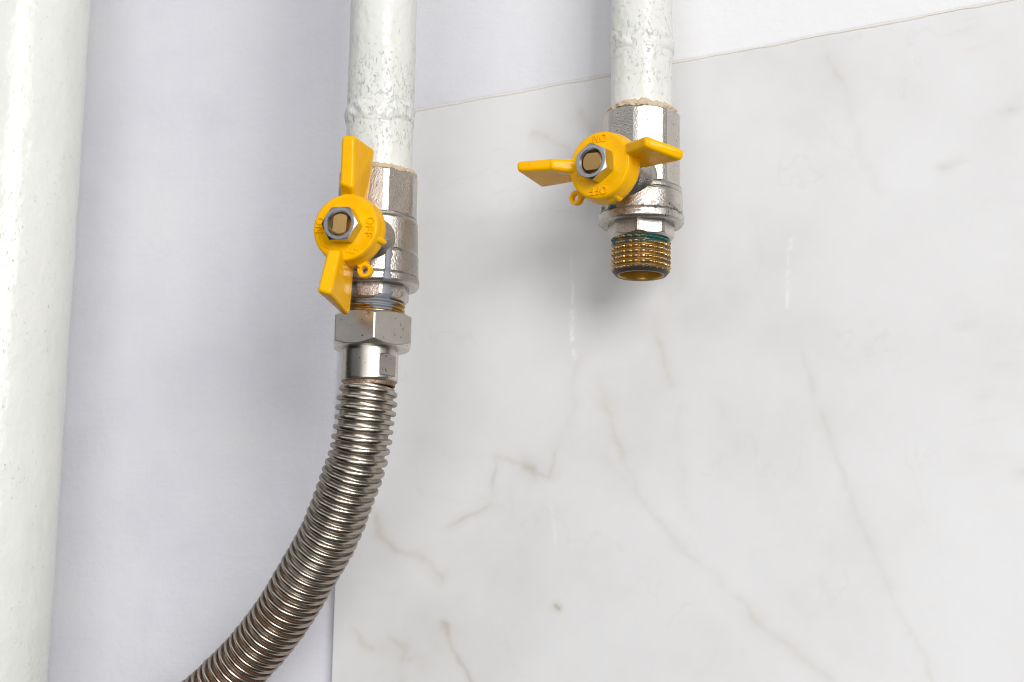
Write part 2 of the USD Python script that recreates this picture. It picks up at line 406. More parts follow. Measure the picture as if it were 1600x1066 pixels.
# sheet with its four edges folded back into the wall
front = np.stack([X, Yt, Z], -1)
nv, nu = X.shape
bev = front.copy()
bev[:, 0, 1] = TF + 0.35
left_back = bev[:, 0].copy()
left_back[:, 1] = 4
sv = np.concatenate([bev.reshape(-1, 3), left_back])
sf = grid_faces(nu, nv, False)
k = np.arange(nv - 1)
ef = np.stack([nv * nu + k, k * nu, (k + 1) * nu, nv * nu + k + 1], -1)
tp = (nv - 1) * nu
tb = bev[-1].copy()
tb[:, 1] = 4
sv = np.concatenate([sv, tb])
kk = np.arange(nu - 1)
base_i = nv * nu + nv
tf_ = np.stack([tp + kk, tp + kk + 1, base_i + kk + 1, base_i + kk], -1)
pad = len(sv) - len(vein)
part(wall, 'marble_slab', sv, np.vstack([sf, ef, tf_]), M_MARBLE, attrs={'vein': np.r_[vein, np.zeros(pad)], 'scuff': np.r_[np.clip(scuff, 0, 1), np.zeros(pad)]},
     normals=np.concatenate([np.tile([0, -1.0, 0], (nv * nu, 1)), np.tile([-1.0, 0, 0], (nv, 1)), np.tile([0, 0, 1.0], (nu, 1))]),
     label='polished white marble slab with beige veins')

# the plaster comes forward over the slab's top edge; a thin ragged line of filler closes the joint
lx = np.arange(XL + 0.2, 300, 0.8)
lq = np.stack([lx, 0 * lx, 0 * lx], -1)
rag = 0.9 * (fbm(lq, 1 / 24.0, 11) - 0.5) + 0.35 * (fbm(lq, 1 / 2.5, 12) - 0.5)
lz = np.array([top_z(x) for x in lx])
thick = np.clip(1.6 * fbm(lq, 1 / 26.0, 14) - 0.15, 0.35, 1.0)
low_ = 0.9 * rag - 0.9 * np.clip(fbm(lq, 1 / 12.0, 19) - 0.4, 0, 1)
rows = [(lz - 0.3, TF - 0.12 - 0 * lx), (lz - 0.8 + 0.5 * rag, TF - 0.22 - 0.1 * thick), (lz - 1.15 + low_, TF - 0.18 - 0.1 * thick), (lz - 1.35 + low_, TF + 0.2 - 0 * lx)]
lv = np.concatenate([np.stack([lx, y, z], -1) for z, y in rows[::-1]])
part(wall, 'filler_seam', lv, grid_faces(len(lx), len(rows), False), M_FILLER, attrs={'none': np.zeros(len(lv))}, label='thin beige line of filler along the slab edge')

# ------------------------------------------------------------------ the pipes
AL, AR = np.array([0.0, -78.3]), np.array([85.79, -40.0])      # axes of the two gas pipes in plan


def zof(axis, py, px):
    """Height of the point of a vertical axis that the photograph shows in row py."""
    d0 = RT * (px - 800) / FPX + UP * (533 - py) / FPX + FW
    w = ((np.array([axis[0], axis[1]]) - CAM[:2]) @ np.array([FW[0], FW[1]])) / (d0[:2] @ np.array([FW[0], FW[1]]))
    return CAM[2] + d0[2] * w


def zl(py):
    return zof(AL, py, 596 - 0.032 * (py - 100))


def zr(py):
    return zof(AR, py, 1003)


def paint_pipe(name, label, cat, axis, z0, z1, R, lumps, thin_fn, group=None, bead=None, seal=None, below=None):
    t = thing(name, (axis[0], axis[1], z0), label, cat, group)

    def rad(T, Zz, Rr):
        p = np.stack([np.cos(T) * R, np.sin(T) * R, Zz], -1)
        h = lumps * (fbm(p * [1, 1, 0.35], 1 / 6.0, 31) - 0.5) + 0.35 * lumps * (fbm(p, 1 / 1.8, 37) - 0.5)
        return Rr + h
    pm = M_PAINT_WIDE if bead is None else M_PAINT
    if bead is None:
        prof = [(z0, R), (z1, R)]
    else:
        prof = [(z0, below), (bead - 2.5, below), (bead + 3.0, R), (z1, R)]
    v, f, T, Zz, Rr = polar(axis, prof, 300, rad, 0.5)
    part(t, 'pipe', v, f, pm, attrs={'thin': thin_fn(T, Zz)})
    if bead is not None:
        n = 9
        a = np.linspace(-math.pi * 0.5, math.pi * 0.5, n)
        pr = [(bead + 4.4 * math.sin(x), max(below, R) - 0.6 + 1.0 * max(math.cos(x), 0)) for x in a]

        def rb(T, Zz, Rr):
            p = np.stack([np.cos(T) * R, np.sin(T) * R, Zz], -1)
            u = np.clip((Zz - bead) / 4.4, -1, 1)
            e = np.sqrt(np.clip(1 - u * u, 0, 1))
            zz = Zz + 1.6 * (fbm(p * [1, 1, 0], 1 / 5.0, 45) - 0.5) * 1.3
            return Rr + e ** 2 * (2.3 * (meshkit.fbm(p * [1 / 4.6, 1 / 4.6, 1 / 4.2], 2, 47) - 0.5)), zz + 1.5 * (fbm(p * [1, 1, 0], 1 / 9.0, 48) - 0.5)
        v, f, T, Zz, Rr = polar(axis, pr, 300, rb, 0.35)
        part(t, 'weld_bead', v, f, M_PAINT, attrs={'thin': thin_fn(T, Zz)}, label='lumpy painted-over weld round the pipe')
    if seal is not None:
        zs_, rs_ = seal

        def rsl(T, Zz, Rr):
            p = np.stack([np.cos(T) * rs_, np.sin(T) * rs_, Zz], -1)
            return Rr + 1.6 * (fbm(p, 1 / 1.3, 51) - 0.5), Zz + 1.6 * (fbm(p * [1, 1, 0], 1 / 4.5, 53) - 0.5) + 1.3 * (fbm(p * [1, 1, 0], 1 / 1.1, 54) - 0.5)
        v, f, T, Zz, Rr = polar(axis, [(zs_ - 0.7, rs_ - 0.6), (zs_ + 0.3, rs_ - 0.2), (zs_ + 0.9, rs_ - 0.7), (zs_ + 1.5, below + 0.25), (zs_ + 2.3, below - 0.5)], 300, rsl, 0.3)
        part(t, 'thread_sealant', v, f, M_SEAL, attrs={'none': np.zeros(len(v))}, label='frayed tan sealant squeezed out round the joint')
    return t


# wide riser at the left edge
BP = at(75, 1066, -36.0)
B0, B1 = at(142, 0, -36.0), at(75, 1066, -36.0)
RB = 27.5
ray_az = math.atan2((0.5 * (B0 + B1) - CAM)[1], (0.5 * (B0 + B1) - CAM)[0])
bx = 0.5 * (B0 + B1)[0] - RB * math.sin(ray_az) * 1.0 - RB * math.cos(ray_az) * 0.0
AB = np.array([bx, -36.0 + RB * math.cos(ray_az)])
paint_pipe('wide_pipe', 'wide glossy white painted riser pipe cut off by the left edge', 'pipe', AB, -330, 330, RB, 0.45,
           lambda T, Zz: 0.10 + 0.5 * fbm(np.stack([np.cos(T) * 25, np.sin(T) * 25, Zz * 0.4], -1), 1 / 20.0, 71) - 0.42)

GP = 'painted gas pipes ending in yellow handled valves'
zseam_l, zseam_r = zl(276), zr(178)
paint_pipe('gas_pipe', 'white painted gas pipe with lumpy weld above the valve that feeds the steel hose', 'pipe', AL, zseam_l - 14, 330, 11.75, 0.7,
           lambda T, Zz: np.clip(0.75 - np.abs(Zz - zl(175)) / 34.0, -0.3, 0.5) * (0.6 + 0.8 * fbm(np.stack([np.cos(T) * 12, np.sin(T) * 12, Zz], -1), 1 / 8.0, 72)),
           GP, bead=zl(184), seal=(zseam_l, 13.7), below=11.65)
paint_pipe('gas_pipe', 'white painted gas pipe with weld bulge above the open ended valve', 'pipe', AR, zseam_r - 14, 330, 11.15, 0.7,
           lambda T, Zz: np.clip(0.5 - np.abs(Zz - zr(85)) / 50.0, -0.2, 0.4) * (0.6 + 0.8 * fbm(np.stack([np.cos(T) * 12, np.sin(T) * 12, Zz], -1), 1 / 8.0, 73)),
           GP, bead=zr(72), seal=(zseam_r, 12.9), below=11.1)


# ------------------------------------------------------------------ the ball valves
def hull(points, r, n=20):
    return m3.Manifold.batch_hull([m3.Manifold.sphere(r, n).translate([float(c) for c in p]) for p in points])


def tri(man):
    m = man.to_mesh()
    return np.array(m.vert_properties[:, :3], float), np.array(m.tri_verts, int)


def handle_frame(axis, az, phi, zc):
    """Columns x (right), y (towards wing A), z (out along the stem) of a handle, and its origin on the pipe's axis."""
    a = np.array([-math.sin(az), -math.cos(az), 0])
    rt = np.array([math.cos(az), -math.sin(az), 0])
    up = np.array([0, 0, 1.0])
    c, s = math.cos(phi), math.sin(phi)
    return np.stack([c * rt - s * up, s * rt + c * up, a], 1), np.array([axis[0], axis[1], zc])


def build_handle(t, F, O, wings, k, lug, bump, necks):
    """wings: per wing, the corners P, T, R, Q of the near face and P2, T2 of the far face of its front edge (mm, handle frame)."""
    to_w = lambda p: np.asarray(p) @ F.T + O
    HF, HB = 30.0, 23.2
    outline = [(0, HB), (12.4, HB), (12.4, HB + 2.2), (12.0, HB + 3.0), (11.75, HF - 0.9), (11.45, HF - 0.25), (10.9, HF), (0, HF)]
    cs = m3.CrossSection([[(a * k, b) for a, b in outline]])
    body = m3.Manifold.revolve(cs, 96)
    for (Pp, Tt, Rr, Qq, P2, T2), nk in zip(wings, necks):
        Pp, Tt, Rr, Qq, P2, T2 = [np.array(x, float) for x in (Pp, Tt, Rr, Qq, P2, T2)]
        d1, d2 = P2 - Pp, T2 - Tt
        w = d1 / np.linalg.norm(d1)
        r = 1.25
        sh = w * r
        rear_t = 0.80
        pts = [Pp + sh, Tt + d2 / np.linalg.norm(d2) * r, P2 - sh, T2 - d2 / np.linalg.norm(d2) * r,
               Rr + sh, Rr + d2 * rear_t - sh, Qq + sh, Qq + d1 * rear_t - sh]
        c = np.mean(pts, 0)
        pts = [p + (c - p) / np.linalg.norm(c - p) * 0.25 for p in pts]
        body += hull(pts, r)
        if nk is not None:
            n0, n1 = np.array(nk[0], float), np.array(nk[1], float)
            q = [Pp + sh, P2 - sh, Pp + sh - [0, 0, 5.0], P2 - sh - [0, 0, 5.0], n0, n1, n0 - [0, 0, 4], n1 - [0, 0, 4]]
            body += hull(q, r)
    # ear with a hole for the seal wire
    lx_, ly_, lz_ = lug
    ear = m3.Manifold.cylinder(2.4, 2.5, 2.5, 40).translate([lx_, ly_, lz_ - 1.3])
    d = np.array([lx_, ly_]) / math.hypot(lx_, ly_)
    ear += m3.Manifold.batch_hull([m3.Manifold.cylinder(2.6, 1.3, 1.3, 20).translate([lx_ - d[0] * 1.2, ly_ - d[1] * 1.2, lz_ - 1.3]), m3.Manifold.cylinder(2.6, 2.4, 2.4, 20).translate([d[0] * 10, d[1] * 10, lz_ - 1.3])])
    ear -= m3.Manifold.cylinder(8, 1.25, 1.25, 32).translate([lx_, ly_, lz_ - 4])
    bx_, by_ = bump
    body += ear
    bl = np.array([bx_, by_, 0]) / math.hypot(bx_, by_)
    body += hull([bl * 11.3 + [0, 0, HB + 1.1], bl * 12.3 + [0, 0, HB + 1.1], bl * 11.3 + [0, 0, HB + 3.6], bl * 12.0 + [0, 0, HB + 1.4]], 1.1)
    body -= m3.Manifold.cylinder(40, 4.0, 4.0, 40)
    v, f = tri(body.refine_to_length(0.55))
    tm = trimesh.Trimesh(v, f, process=True)
    trimesh.smoothing.filter_taubin(tm, lamb=0.5, nu=0.52, iterations=9)
    v, f = np.array(tm.vertices), np.array(tm.faces)
    n = normals_of(v, f)
    cen = v[f].mean(1)
    rr = np.hypot(cen[:, 0], cen[:, 1])
    wingA = (cen[:, 1] > 0) & ((rr > 12.9 * k) | ((cen[:, 2] > HF + 0.35) & (rr > 6.5))) & (np.abs(cen[:, 0]) < cen[:, 1])
    wingB = (cen[:, 1] < 0) & ((rr > 12.9 * k) | ((cen[:, 2] > HF + 0.35) & (rr > 6.5))) & (np.abs(cen[:, 0]) < -cen[:, 1])
    dl = np.hypot(cen[:, 0] - lx_, cen[:, 1] - ly_)
    earm = (dl < 3.2) & (rr > 12.6 * k) & (cen[:, 2] < lz_ + 2.0)
    wingA &= ~earm
    wingB &= ~earm

    def sub(mask, parent, name, label=None):
        idx, inv = np.unique(f[mask].ravel(), return_inverse=True)
        return part(parent, name, to_w(v[idx]), inv.reshape(-1, 3), M_YELLOW, normals=n[idx] @ F.T, label=label)
    hub = sub(~(wingA | wingB | earm), t, 'butterfly_handle', 'round yellow enamelled hub of the handle')
    sub(wingA, hub, 'wing')
    sub(wingB, hub, 'wing')
    sub(earm, hub, 'seal_ear', 'small ear with a round hole')

    # raised lettering: both words share one reading direction; letter tops point to +x
    def word(txt, x0, y0, h):
        m = meshkit.text_mesh(txt, h, 0.68)
        c = m.bounds.mean(0)
        p = (m.vertices - [c[0], c[1], 0])
        q = np.stack([p[:, 1] + x0, -p[:, 0] * 1.05 + y0, p[:, 2] + HF - 0.12], -1)
        part(hub, 'lettering', to_w(q), m.faces, M_YELLOW, smooth=30, label='raised letters ' + txt)
    word('OFF', 9.15 * k, 0.3, 2.6)
    word('ON', -9.15 * k, 0.3, 2.6)

    def ridge_line(pts, r=0.22):
        q = [np.array([a, b, HF + 0.02]) for a, b in pts]
        mm = m3.Manifold()
        for a, b in zip(q[:-1], q[1:]):
            mm += hull([a, b], r, 8)
        vv, ff = tri(mm)
        part(hub, 'arrow_mark', to_w(vv), ff, M_YELLOW, smooth=40)
    ridge_line([(-8.6, -3.6), (-7.4, -6.4), (-4.6, -7.6)])
    ridge_line([(2.4, -6.4), (1.4, -8.3), (4.6, -8.8)])
    ridge_line([(5.4, -5.6), (4.4, -7.2), (5.6, -7.6)])
    return hub, to_w, HF


def build_valve(label, axis, zf, az, phi, zc, k, kb, wings, necks, lug, bump, seed, oct_rot, prof_rows, green, rust_k, conn):
    t = thing('ball_valve', (axis[0], axis[1], zf(conn['end'])), label, 'valve', 'gas ball valves with yellow butterfly handles')
    cam_az = math.atan2(CAM[1] - axis[1], CAM[0] - axis[0])
    # --- forged body
    ztop, zcol, zmid, zring, zend = [zf(y) for y in prof_rows]
    rc, rb_, rr_ = 14.0 * kb, 14.25 * kb, 15.25 * kb
    prof = rounded([(ztop, 10.5), (ztop, 13.2 * kb), (ztop - 1.2, 14.6 * kb), (zcol + 0.9, 14.6 * kb), (zcol + 0.35, rb_ - 0.55), (zcol - 0.35, rb_ - 0.45), (zcol - 1.2, rb_), (zmid + 3, rb_ + 0.25), (zmid + 0.45, rb_ + 0.3), (zmid + 0.15, rb_ - 0.05), (zmid - 0.4, rr_ - 0.5),
                    (zring + 0.35, rr_ - 0.35), (zring, rr_ - 0.6), (zring - 0.3, rr_ - 0.1), (zring - 0.9, rr_), (zend + 0.9, rr_), (zend, rr_ - 0.7), (zend, 10.0)], 0.35)

    def rad(T, Zz, Rr):
        o = polygon_r(T, 8, 13.15 * kb, cam_az + oct_rot)
        o = np.minimum(o, 13.85 * kb)
        w = smoothstep(zcol + 0.2, zcol + 0.9, Zz)
        R2 = np.where(w > 0.01, np.minimum(Rr, Rr * (1 - w) + o * w + (0.0)), Rr)
        p = np.stack([np.cos(T) * 14, np.sin(T) * 14, Zz], -1)
        return R2 + 0.10 * (fbm(p, 1 / 3.0, seed) - 0.5)
    v, f, T, Zz, Rr = polar(axis, prof, 640, rad, 0.4)
    q = v - [axis[0], axis[1], 0]
    rel = (T - cam_az + math.pi) % (2 * math.pi) - math.pi      # + is towards the right of the picture
    rust = rust_k * np.clip(fbm(q, 1 / 5.0, seed + 3) * 1.6 - 0.62, 0, 0.62) * (0.5 + 0.5 * smoothstep(0.5, -0.5, rel))
    gr = np.zeros(len(v))
    for g0, gz, gw, gh, gs in green:
        gr = np.maximum(gr, gs * np.exp(-((rel - g0) / gw) ** 2 - ((Zz - zf(gz)) / gh) ** 2))
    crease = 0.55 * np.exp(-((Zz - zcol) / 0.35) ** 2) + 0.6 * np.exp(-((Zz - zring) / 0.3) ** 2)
    grime = conn['grime'] * smoothstep(0.55, 0.68, fbm(q, 1 / 1.1, seed + 15)) * np.exp(-((Zz - zring + 0.8) / 2.6) ** 2) * smoothstep(-1.3, 0.6, rel)
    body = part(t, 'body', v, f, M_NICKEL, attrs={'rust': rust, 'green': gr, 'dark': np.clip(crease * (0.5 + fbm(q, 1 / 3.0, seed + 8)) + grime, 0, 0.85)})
    F, O = handle_frame(axis, az, phi, zc)
    Fb, _ = handle_frame(axis, az, 0.0, zc)
    # --- gland that carries the stem, flowing out of the body
    cs = m3.CrossSection([[(0, 6), (11.0, 6), (10.4, 11), (9.0, 13.6), (7.6, 15.5), (7.2, 22.9), (0, 22.9)]])
    g = m3.Manifold.revolve(cs, 96).refine_to_length(0.6)
    v, f = tri(g)
    tm = trimesh.Trimesh(v, f, process=True)
    trimesh.smoothing.filter_taubin(tm, iterations=12)
    v, f = np.array(tm.vertices), np.array(tm.faces)
    z0 = np.zeros(len(v))
    part(t, 'stem_gland', v @ Fb.T + O, f, M_NICKEL, attrs={'rust': 0.35 * rust_k * fbm(v, 1 / 4.0, seed), 'green': z0, 'dark': z0})
    # --- handle, nut, stem
    hub, to_w, HF = build_handle(t, F, O, wings, k, lug, bump, necks)
    c30 = math.cos(math.radians(30))
    af = 5.65 * k
    hexa = m3.CrossSection([[(af / c30 * math.cos(a), af / c30 * math.sin(a)) for a in np.arange(6) * math.pi / 3 + conn['nut_rot']]])
    nut = m3.Manifold.extrude(hexa, 5.4).translate([0, 0, HF + 0.05])
    nut ^= m3.Manifold.revolve(m3.CrossSection([[(0, HF), (af / c30 - 0.9, HF), (af / c30 + 0.3, HF + 0.9), (af / c30 + 0.3, HF + 4.75), (af - 0.1, HF + 5.45), (0, HF + 5.45)]]), 96)
    nut -= m3.Manifold.revolve(m3.CrossSection([[(0, HF - 1), (4.05 * k, HF - 1), (4.05 * k, HF + 4.7), (4.6 * k, HF + 5.6), (0, HF + 5.6)]]), 72)
    v, f = tri(nut)
    part(t, 'lock_nut', v @ F.T + O, f, M_ZINC, smooth=25)
    stem = m3.Manifold.revolve(m3.CrossSection([[(0, 12), (3.95 * k, 12), (3.85 * k, HF + 4.2), (3.4 * k, HF + 4.8), (0, HF + 4.85)]]), 64)
    dd = conn['stem_flat']
    if dd:
        stem ^= m3.Manifold.cube([2 * dd * k, 20, 60], True).translate([0, 0, 20]) + m3.Manifold.cylinder(HF + 1.6, 3.95 * k, 3.95 * k, 64)
    v, f = tri(stem)
    part(t, 'stem', v @ F.T + O, f, M_STEM, smooth=30)
    # --- end connector: hexagon, then outside thread
    zh = zf(conn['hex_end'])
    rh = 11.6 * kb

    def rhex(T, Zz, Rr):
        return np.minimum(Rr, polygon_r(T, 8, rh * 0.965, cam_az + conn['hex_rot']))
    v, f, T, Zz, Rr = polar(axis, rounded([(zend + 2, rh * 1.02), (zh + 1.0, rh * 1.02), (zh, rh - 0.9), (zh - 0.2, 9.0)], 0.3), 480, rhex, 0.3)
    q = v - [axis[0], axis[1], 0]
    rel = (T - cam_az + math.pi) % (2 * math.pi) - math.pi
    part(t, 'end_connector', v, f, M_NICKEL, attrs={'rust': conn['hex_rust'] * smoothstep(0.25, -0.25, rel) * (0.35 + 0.5 * fbm(q, 1 / 2.0, seed + 12)), 'green': np.zeros(len(v)),
                                                     'dark': 0.8 * smoothstep(zend - 1.3, zend - 0.2, Zz) * fbm(q, 1 / 2.5, seed + 13)})
    ze = zf(conn['end'])
    pitch, rt_ = 1.814, 10.45 * kb
    rows = []
    z = zh + 0.3
    zz = np.arange(z, ze + 1.6, -0.14)
    prof = [(a, rt_) for a in zz] + [(ze + 1.5, rt_ - 0.2), (ze, rt_ - 1.5), (ze, 7.9)]

    def rthread(T, Zz, Rr):
        ph = ((Zz - zh) / pitch + T / (2 * math.pi)) % 1.0
        prof_ = np.abs(ph - 0.5) * 2
        tooth = smoothstep(0.15, 0.85, 1 - prof_)
        inside = Rr > rt_ - 0.05
        ntch = np.exp(-(((T * 24 / (2 * math.pi)) % 1.0 - 0.5) / 0.17) ** 2) * conn['notch']
        return np.where(inside, Rr - 0.75 + 0.95 * tooth * (1 - 0.62 * ntch), Rr)
    v, f, T, Zz, Rr = polar(axis, prof, 720, rthread, 0.4)
    q = v - [axis[0], axis[1], 0]
    rel = (T - cam_az + math.pi) % (2 * math.pi) - math.pi
    gr = 1.3 * conn['verd'] * smoothstep(zh - 4.8, zh - 1.2, Zz) * (fbm(q * [1, 1, 2], 1 / 3.0, seed + 21) * 1.1) * smoothstep(9.0, 9.6, Rr)
    dk = 0.9 * smoothstep(ze + 1.7, ze + 0.8, Zz) * (Rr > 7.9) + 0.75 * smoothstep(0.45, 0.75, fbm(q * [1, 1, 1.6], 1 / 3.4, seed + 23)) + 0.5 * smoothstep(rt_ - 0.2, rt_ - 0.65, Rr) * (Rr > 9)
    ph = ((Zz - zh) / pitch + T / (2 * math.pi)) % 1.0
    crest = smoothstep(0.45, 0.95, 1 - np.abs(ph - 0.5) * 2) * (Rr > 9)
    tick = np.exp(-(((T * 24 / (2 * math.pi) + 0.45) % 1.0 - 0.5) / 0.095) ** 2) * conn['notch']
    plate_glint = np.clip(crest * (0.9 * tick + 0.10 * fbm(q, 1 / 2.0, seed + 27)), 0, 1)  # pale ticks are glints put into the colour, over faint crest plating
    dk = dk * (1 - 0.9 * crest * tick)
    part(t, 'thread', v, f, M_BRASS, attrs={'plate_glint': plate_glint, 'rust': np.where(Rr < 7.85, 0.15, 0.5 * fbm(q, 1 / 2.5, seed + 22)), 'green': gr, 'dark': np.where(Rr < 7.85, 0.0, np.clip(dk, 0, np.where(Zz < ze + 1.3, 0.97, 0.80)))}, label='bare brass outside thread, stained dark')
    v, f, T, Zz, Rr = polar(axis, [(ze, 7.9), (ze + 0.6, 7.6), (ze + 15, 7.6), (ze + 15, 0.05)], 160, None, 0.6)
    part(t, 'bore', v, f, M_BORE, smooth=30, label='brass bore of the open end')
    return t, (ztop, zcol, zmid, zring, zend, zh, ze, rr_, rb_, rh, rt_, cam_az)


LW = [[(2.0, 13.2, 31), (0.5, 30.1, 31), (2.2, 29.0, 18), (1.9, 10.5, 18), (-3.1, 15.0, 31), (-4.3, 29.8, 31)],
      [(0.9, -9.5, 33), (0.8, -23.4, 36), (0.7, -26.3, 19), (0.2, -9.0, 19), (-3.7, -9.7, 33.5), (-4.2, -22.6, 36.5)]]
RW = [[(-2.5, 20.9, 34), (0.5, 28.7, 26), (-1.6, 22.3, 17), (-0.8, 9.4, 18), (-6.5, 20.7, 34), (-3.2, 29.6, 26)],
      [(1.3, -16.0, 34), (1.1, -27.9, 36), (1.9, -30.2, 18), (0.8, -9.0, 18), (-2.9, -16.2, 34), (-2.7, -28.6, 36)]]
vl, dl = build_valve('nickel valve on the left pipe, its yellow handle upright, feeding the steel hose', AL, zl, math.radians(1.0), math.radians(5), -8.6, 0.97, 1.0, LW,
                     [((0.6, 10.6, 26.5), (-2.4, 10.8, 26.5)), None], (6.3, -13.0, 23.3), (13, -3.6), 101, math.radians(34.0 - 0),
                     (276, 346, 401, 436, 452), [], 1.25, dict(end=505, hex_end=474, nut_rot=0.05, stem_flat=2.45, hex_rot=math.radians(33), hex_rust=1.0, notch=0.0, verd=0.0, grime=0.35))
vr, dr = build_valve('nickel valve on the right pipe, its yellow handle across, open thread below', AR, zr, math.radians(18.2), math.radians(92), 19.6, 1.02, 1.0, RW,
                     [((-3.4, 8.2, 27.5), (-5.6, 8.2, 27.5)), ((0.6, -9.5, 28.5), (-2.0, -9.5, 28.5))], (9.0, -12.5, 23.3), (11.5, 5.5), 202, math.radians(14.0 + 0),
                     (182, 298, 306, 338, 354), [(-0.75, 336, 0.22, 1.6, 0.85), (-1.15, 333, 0.25, 2.4, 0.7), (0.35, 336, 0.35, 0.8, 0.5), (1.1, 340, 0.3, 0.9, 0.55)], 0.75,
                     dict(end=431, hex_end=376, nut_rot=0.10, stem_flat=2.9, hex_rot=math.radians(19), hex_rust=0.25, notch=1.0, verd=1.0, grime=0.95))

# grey jointing paste that ran down the left valve
ztop, zcol, zmid, zring, zend, zh, ze, rr_, rb_, rh, rt_, caz = dl
sv, sf, off = [], [], 0


def paste_strip(rows, thick, seed, thread=False):
    """rows: (z, centre angle from the camera's side in degrees, half width mm, radius) from top to bottom."""
    global off
    rows = np.array(rows, float)
    tt = np.linspace(0, len(rows) - 1, 110)
    rows = np.stack([np.interp(tt, np.arange(len(rows)), rows[:, i]) for i in range(4)], 1)
    u = np.linspace(-1, 1, 17)
    pv = []
    for i, (z, a, hw, r) in enumerate(rows):
        wob = 0.9 * (meshkit.fbm(np.array([[z * 0.8, seed, 0.0]]), 3, seed)[0] - 0.5)
        ang = caz + math.radians(a) + (u * hw * (1 + wob) + wob) / r
        endf = min(1, i / 3.0, (len(rows) - 1 - i) / 3.0)
        if thread:
            ph = ((z - zh) / 1.814 + ang / (2 * math.pi)) % 1.0
            r = r - 0.55 + 0.62 * smoothstep(0.1, 0.9, 1 - np.abs(ph - 0.5) * 2)
        rr = r - 0.15 + (thick + 0.15) * np.sqrt(np.clip(1 - u ** 4, 0, 1)) * endf ** 0.5
        pv.append(np.stack([AL[0] + rr * np.cos(ang), AL[1] + rr * np.sin(ang), np.full(17, z)], -1))
    sv.append(np.concatenate(pv))
    sf.append(grid_faces(17, len(rows), False)[:, ::-1] + off)
    off += len(sv[-1])


paste_strip([(zmid + 6, 17, 0.5, rb_ + 0.2), (zmid + 1, 17, 1.2, rr_ - 0.35), (zring + 1, 16.5, 1.3, rr_ - 0.25), (zring - 0.5, 16, 1.7, rr_ + 0.05), (zend + 0.6, 16, 1.8, rr_ + 0.05), (zend - 0.15, 16, 1.8, rr_ - 0.9)], 0.28, 5)
paste_strip([(zend + 0.3, 19, 1.5, rh + 0.1), (zh + 1.2, 20, 1.9, rh + 0.05), (zh + 0.2, 14, 2.6, rh - 0.4), (zh - 0.5, 12, 3.2, rt_ + 0.1)], 0.3, 6)
paste_strip([(zh - 0.2, 14, 2.4, rt_ + 0.05), (zh - 0.8, 4, 6.6, rt_ + 0.05), (zh - 1.5, 6, 7.4, rt_ + 0.05), (zh - 2.0, 10, 5.0, rt_)], 0.28, 7, True)
paste_strip([(zh - 1.9, 12, 4.0, rt_), (zh - 2.5, 17, 6.2, rt_ + 0.05), (zh - 3.2, 16, 5.6, rt_ + 0.05), (zh - 3.9, 21, 2.2, rt_)], 0.28, 8, True)
vp = np.concatenate(sv)
part(vl, 'paste_drip', vp, np.vstack(sf), M_PASTE, attrs={'none': np.zeros(len(vp))}, label='run of grey jointing paste')

# ------------------------------------------------------------------ the flexible hose
hose = thing('flexible_hose', (AL[0], AL[1], zl(600)), 'corrugated stainless steel hose curving down to the left from its hexagonal nut', 'hose')
camz = dl[-1]
zn0, zn1 = zl(495), zl(547)
rn = 14.35
AN, AF_ = np.array([-0.45, 0.0]), np.array([-1.05, 0.0])


def rnut(T, Zz, Rr):
    return np.minimum(Rr, np.minimum(polygon_r(T, 6, rn * 0.905, camz + math.radians(2.0 + 30)), rn * 1.035))


v, f, T, Zz, Rr = polar(AL + AN, [(zn0, 9.5), (zn0, 12.5), (zn0 - 1.2, 14.9), (zn1 + 1.6, 14.9), (zn1, 12.7), (zn1 - 0.15, 9.0)], 720, rnut, 0.3)
q = v - [AL[0], AL[1], 0]
rel = (T - camz + math.pi) % (2 * math.pi) - math.pi
part(hose, 'union_nut', v, f, M_NUT, attrs={'rust': 0.75 * np.exp(-((rel + 0.12) / 0.16) ** 2) * smoothstep(zn1 + 3, zn0, Zz) * (rel < 0.03) + 0.5 * smoothstep(zn1 + 2.2, zn1, Zz) * fbm(q, 1 / 2.0, 9),
                                            'green': np.zeros(len(v)), 'dark': np.zeros(len(v))}, label='hexagonal nickel nut with rust spots')
zf0, zf1 = zn1 + 1.5, zl(598)
rf = 9.75


def rfer(T, Zz, Rr):
    fl = rf * 0.925 / np.maximum(np.abs(np.cos(T - camz - math.radians(43))), 0.2)
    inz = (Zz < zl(560)) & (Zz > zl(591))
    return np.where(inz, np.minimum(Rr, fl), Rr)


v, f, T, Zz, Rr = polar(AL + AF_, rounded([(zf0, rf), (zf1 + 0.5, rf), (zf1, rf - 0.3), (zf1 - 0.1, rf - 0.8), (zf1 - 1.5, rf - 0.85), (zf1 - 1.6, 8.0)], 0.25), 480, rfer, 0.25)
q = v - [AL[0], AL[1], 0]
part(hose, 'ferrule', v, f, M_FERRULE, attrs={'rust': 0.75 * smoothstep(zf1 + 0.4, zf1 - 0.4, Zz) * (0.4 + 0.8 * fbm(q, 1 / 2.0, 29)) + 0.25 * smoothstep(zf1 + 4, zf1, Zz) * fbm(q, 1 / 1.5, 28),
                                              'green': np.zeros(len(v)), 'dark': 0.5 * np.exp(-((Zz - zf1) / 0.3) ** 2)}, label='plain turned ferrule with a spanner flat')
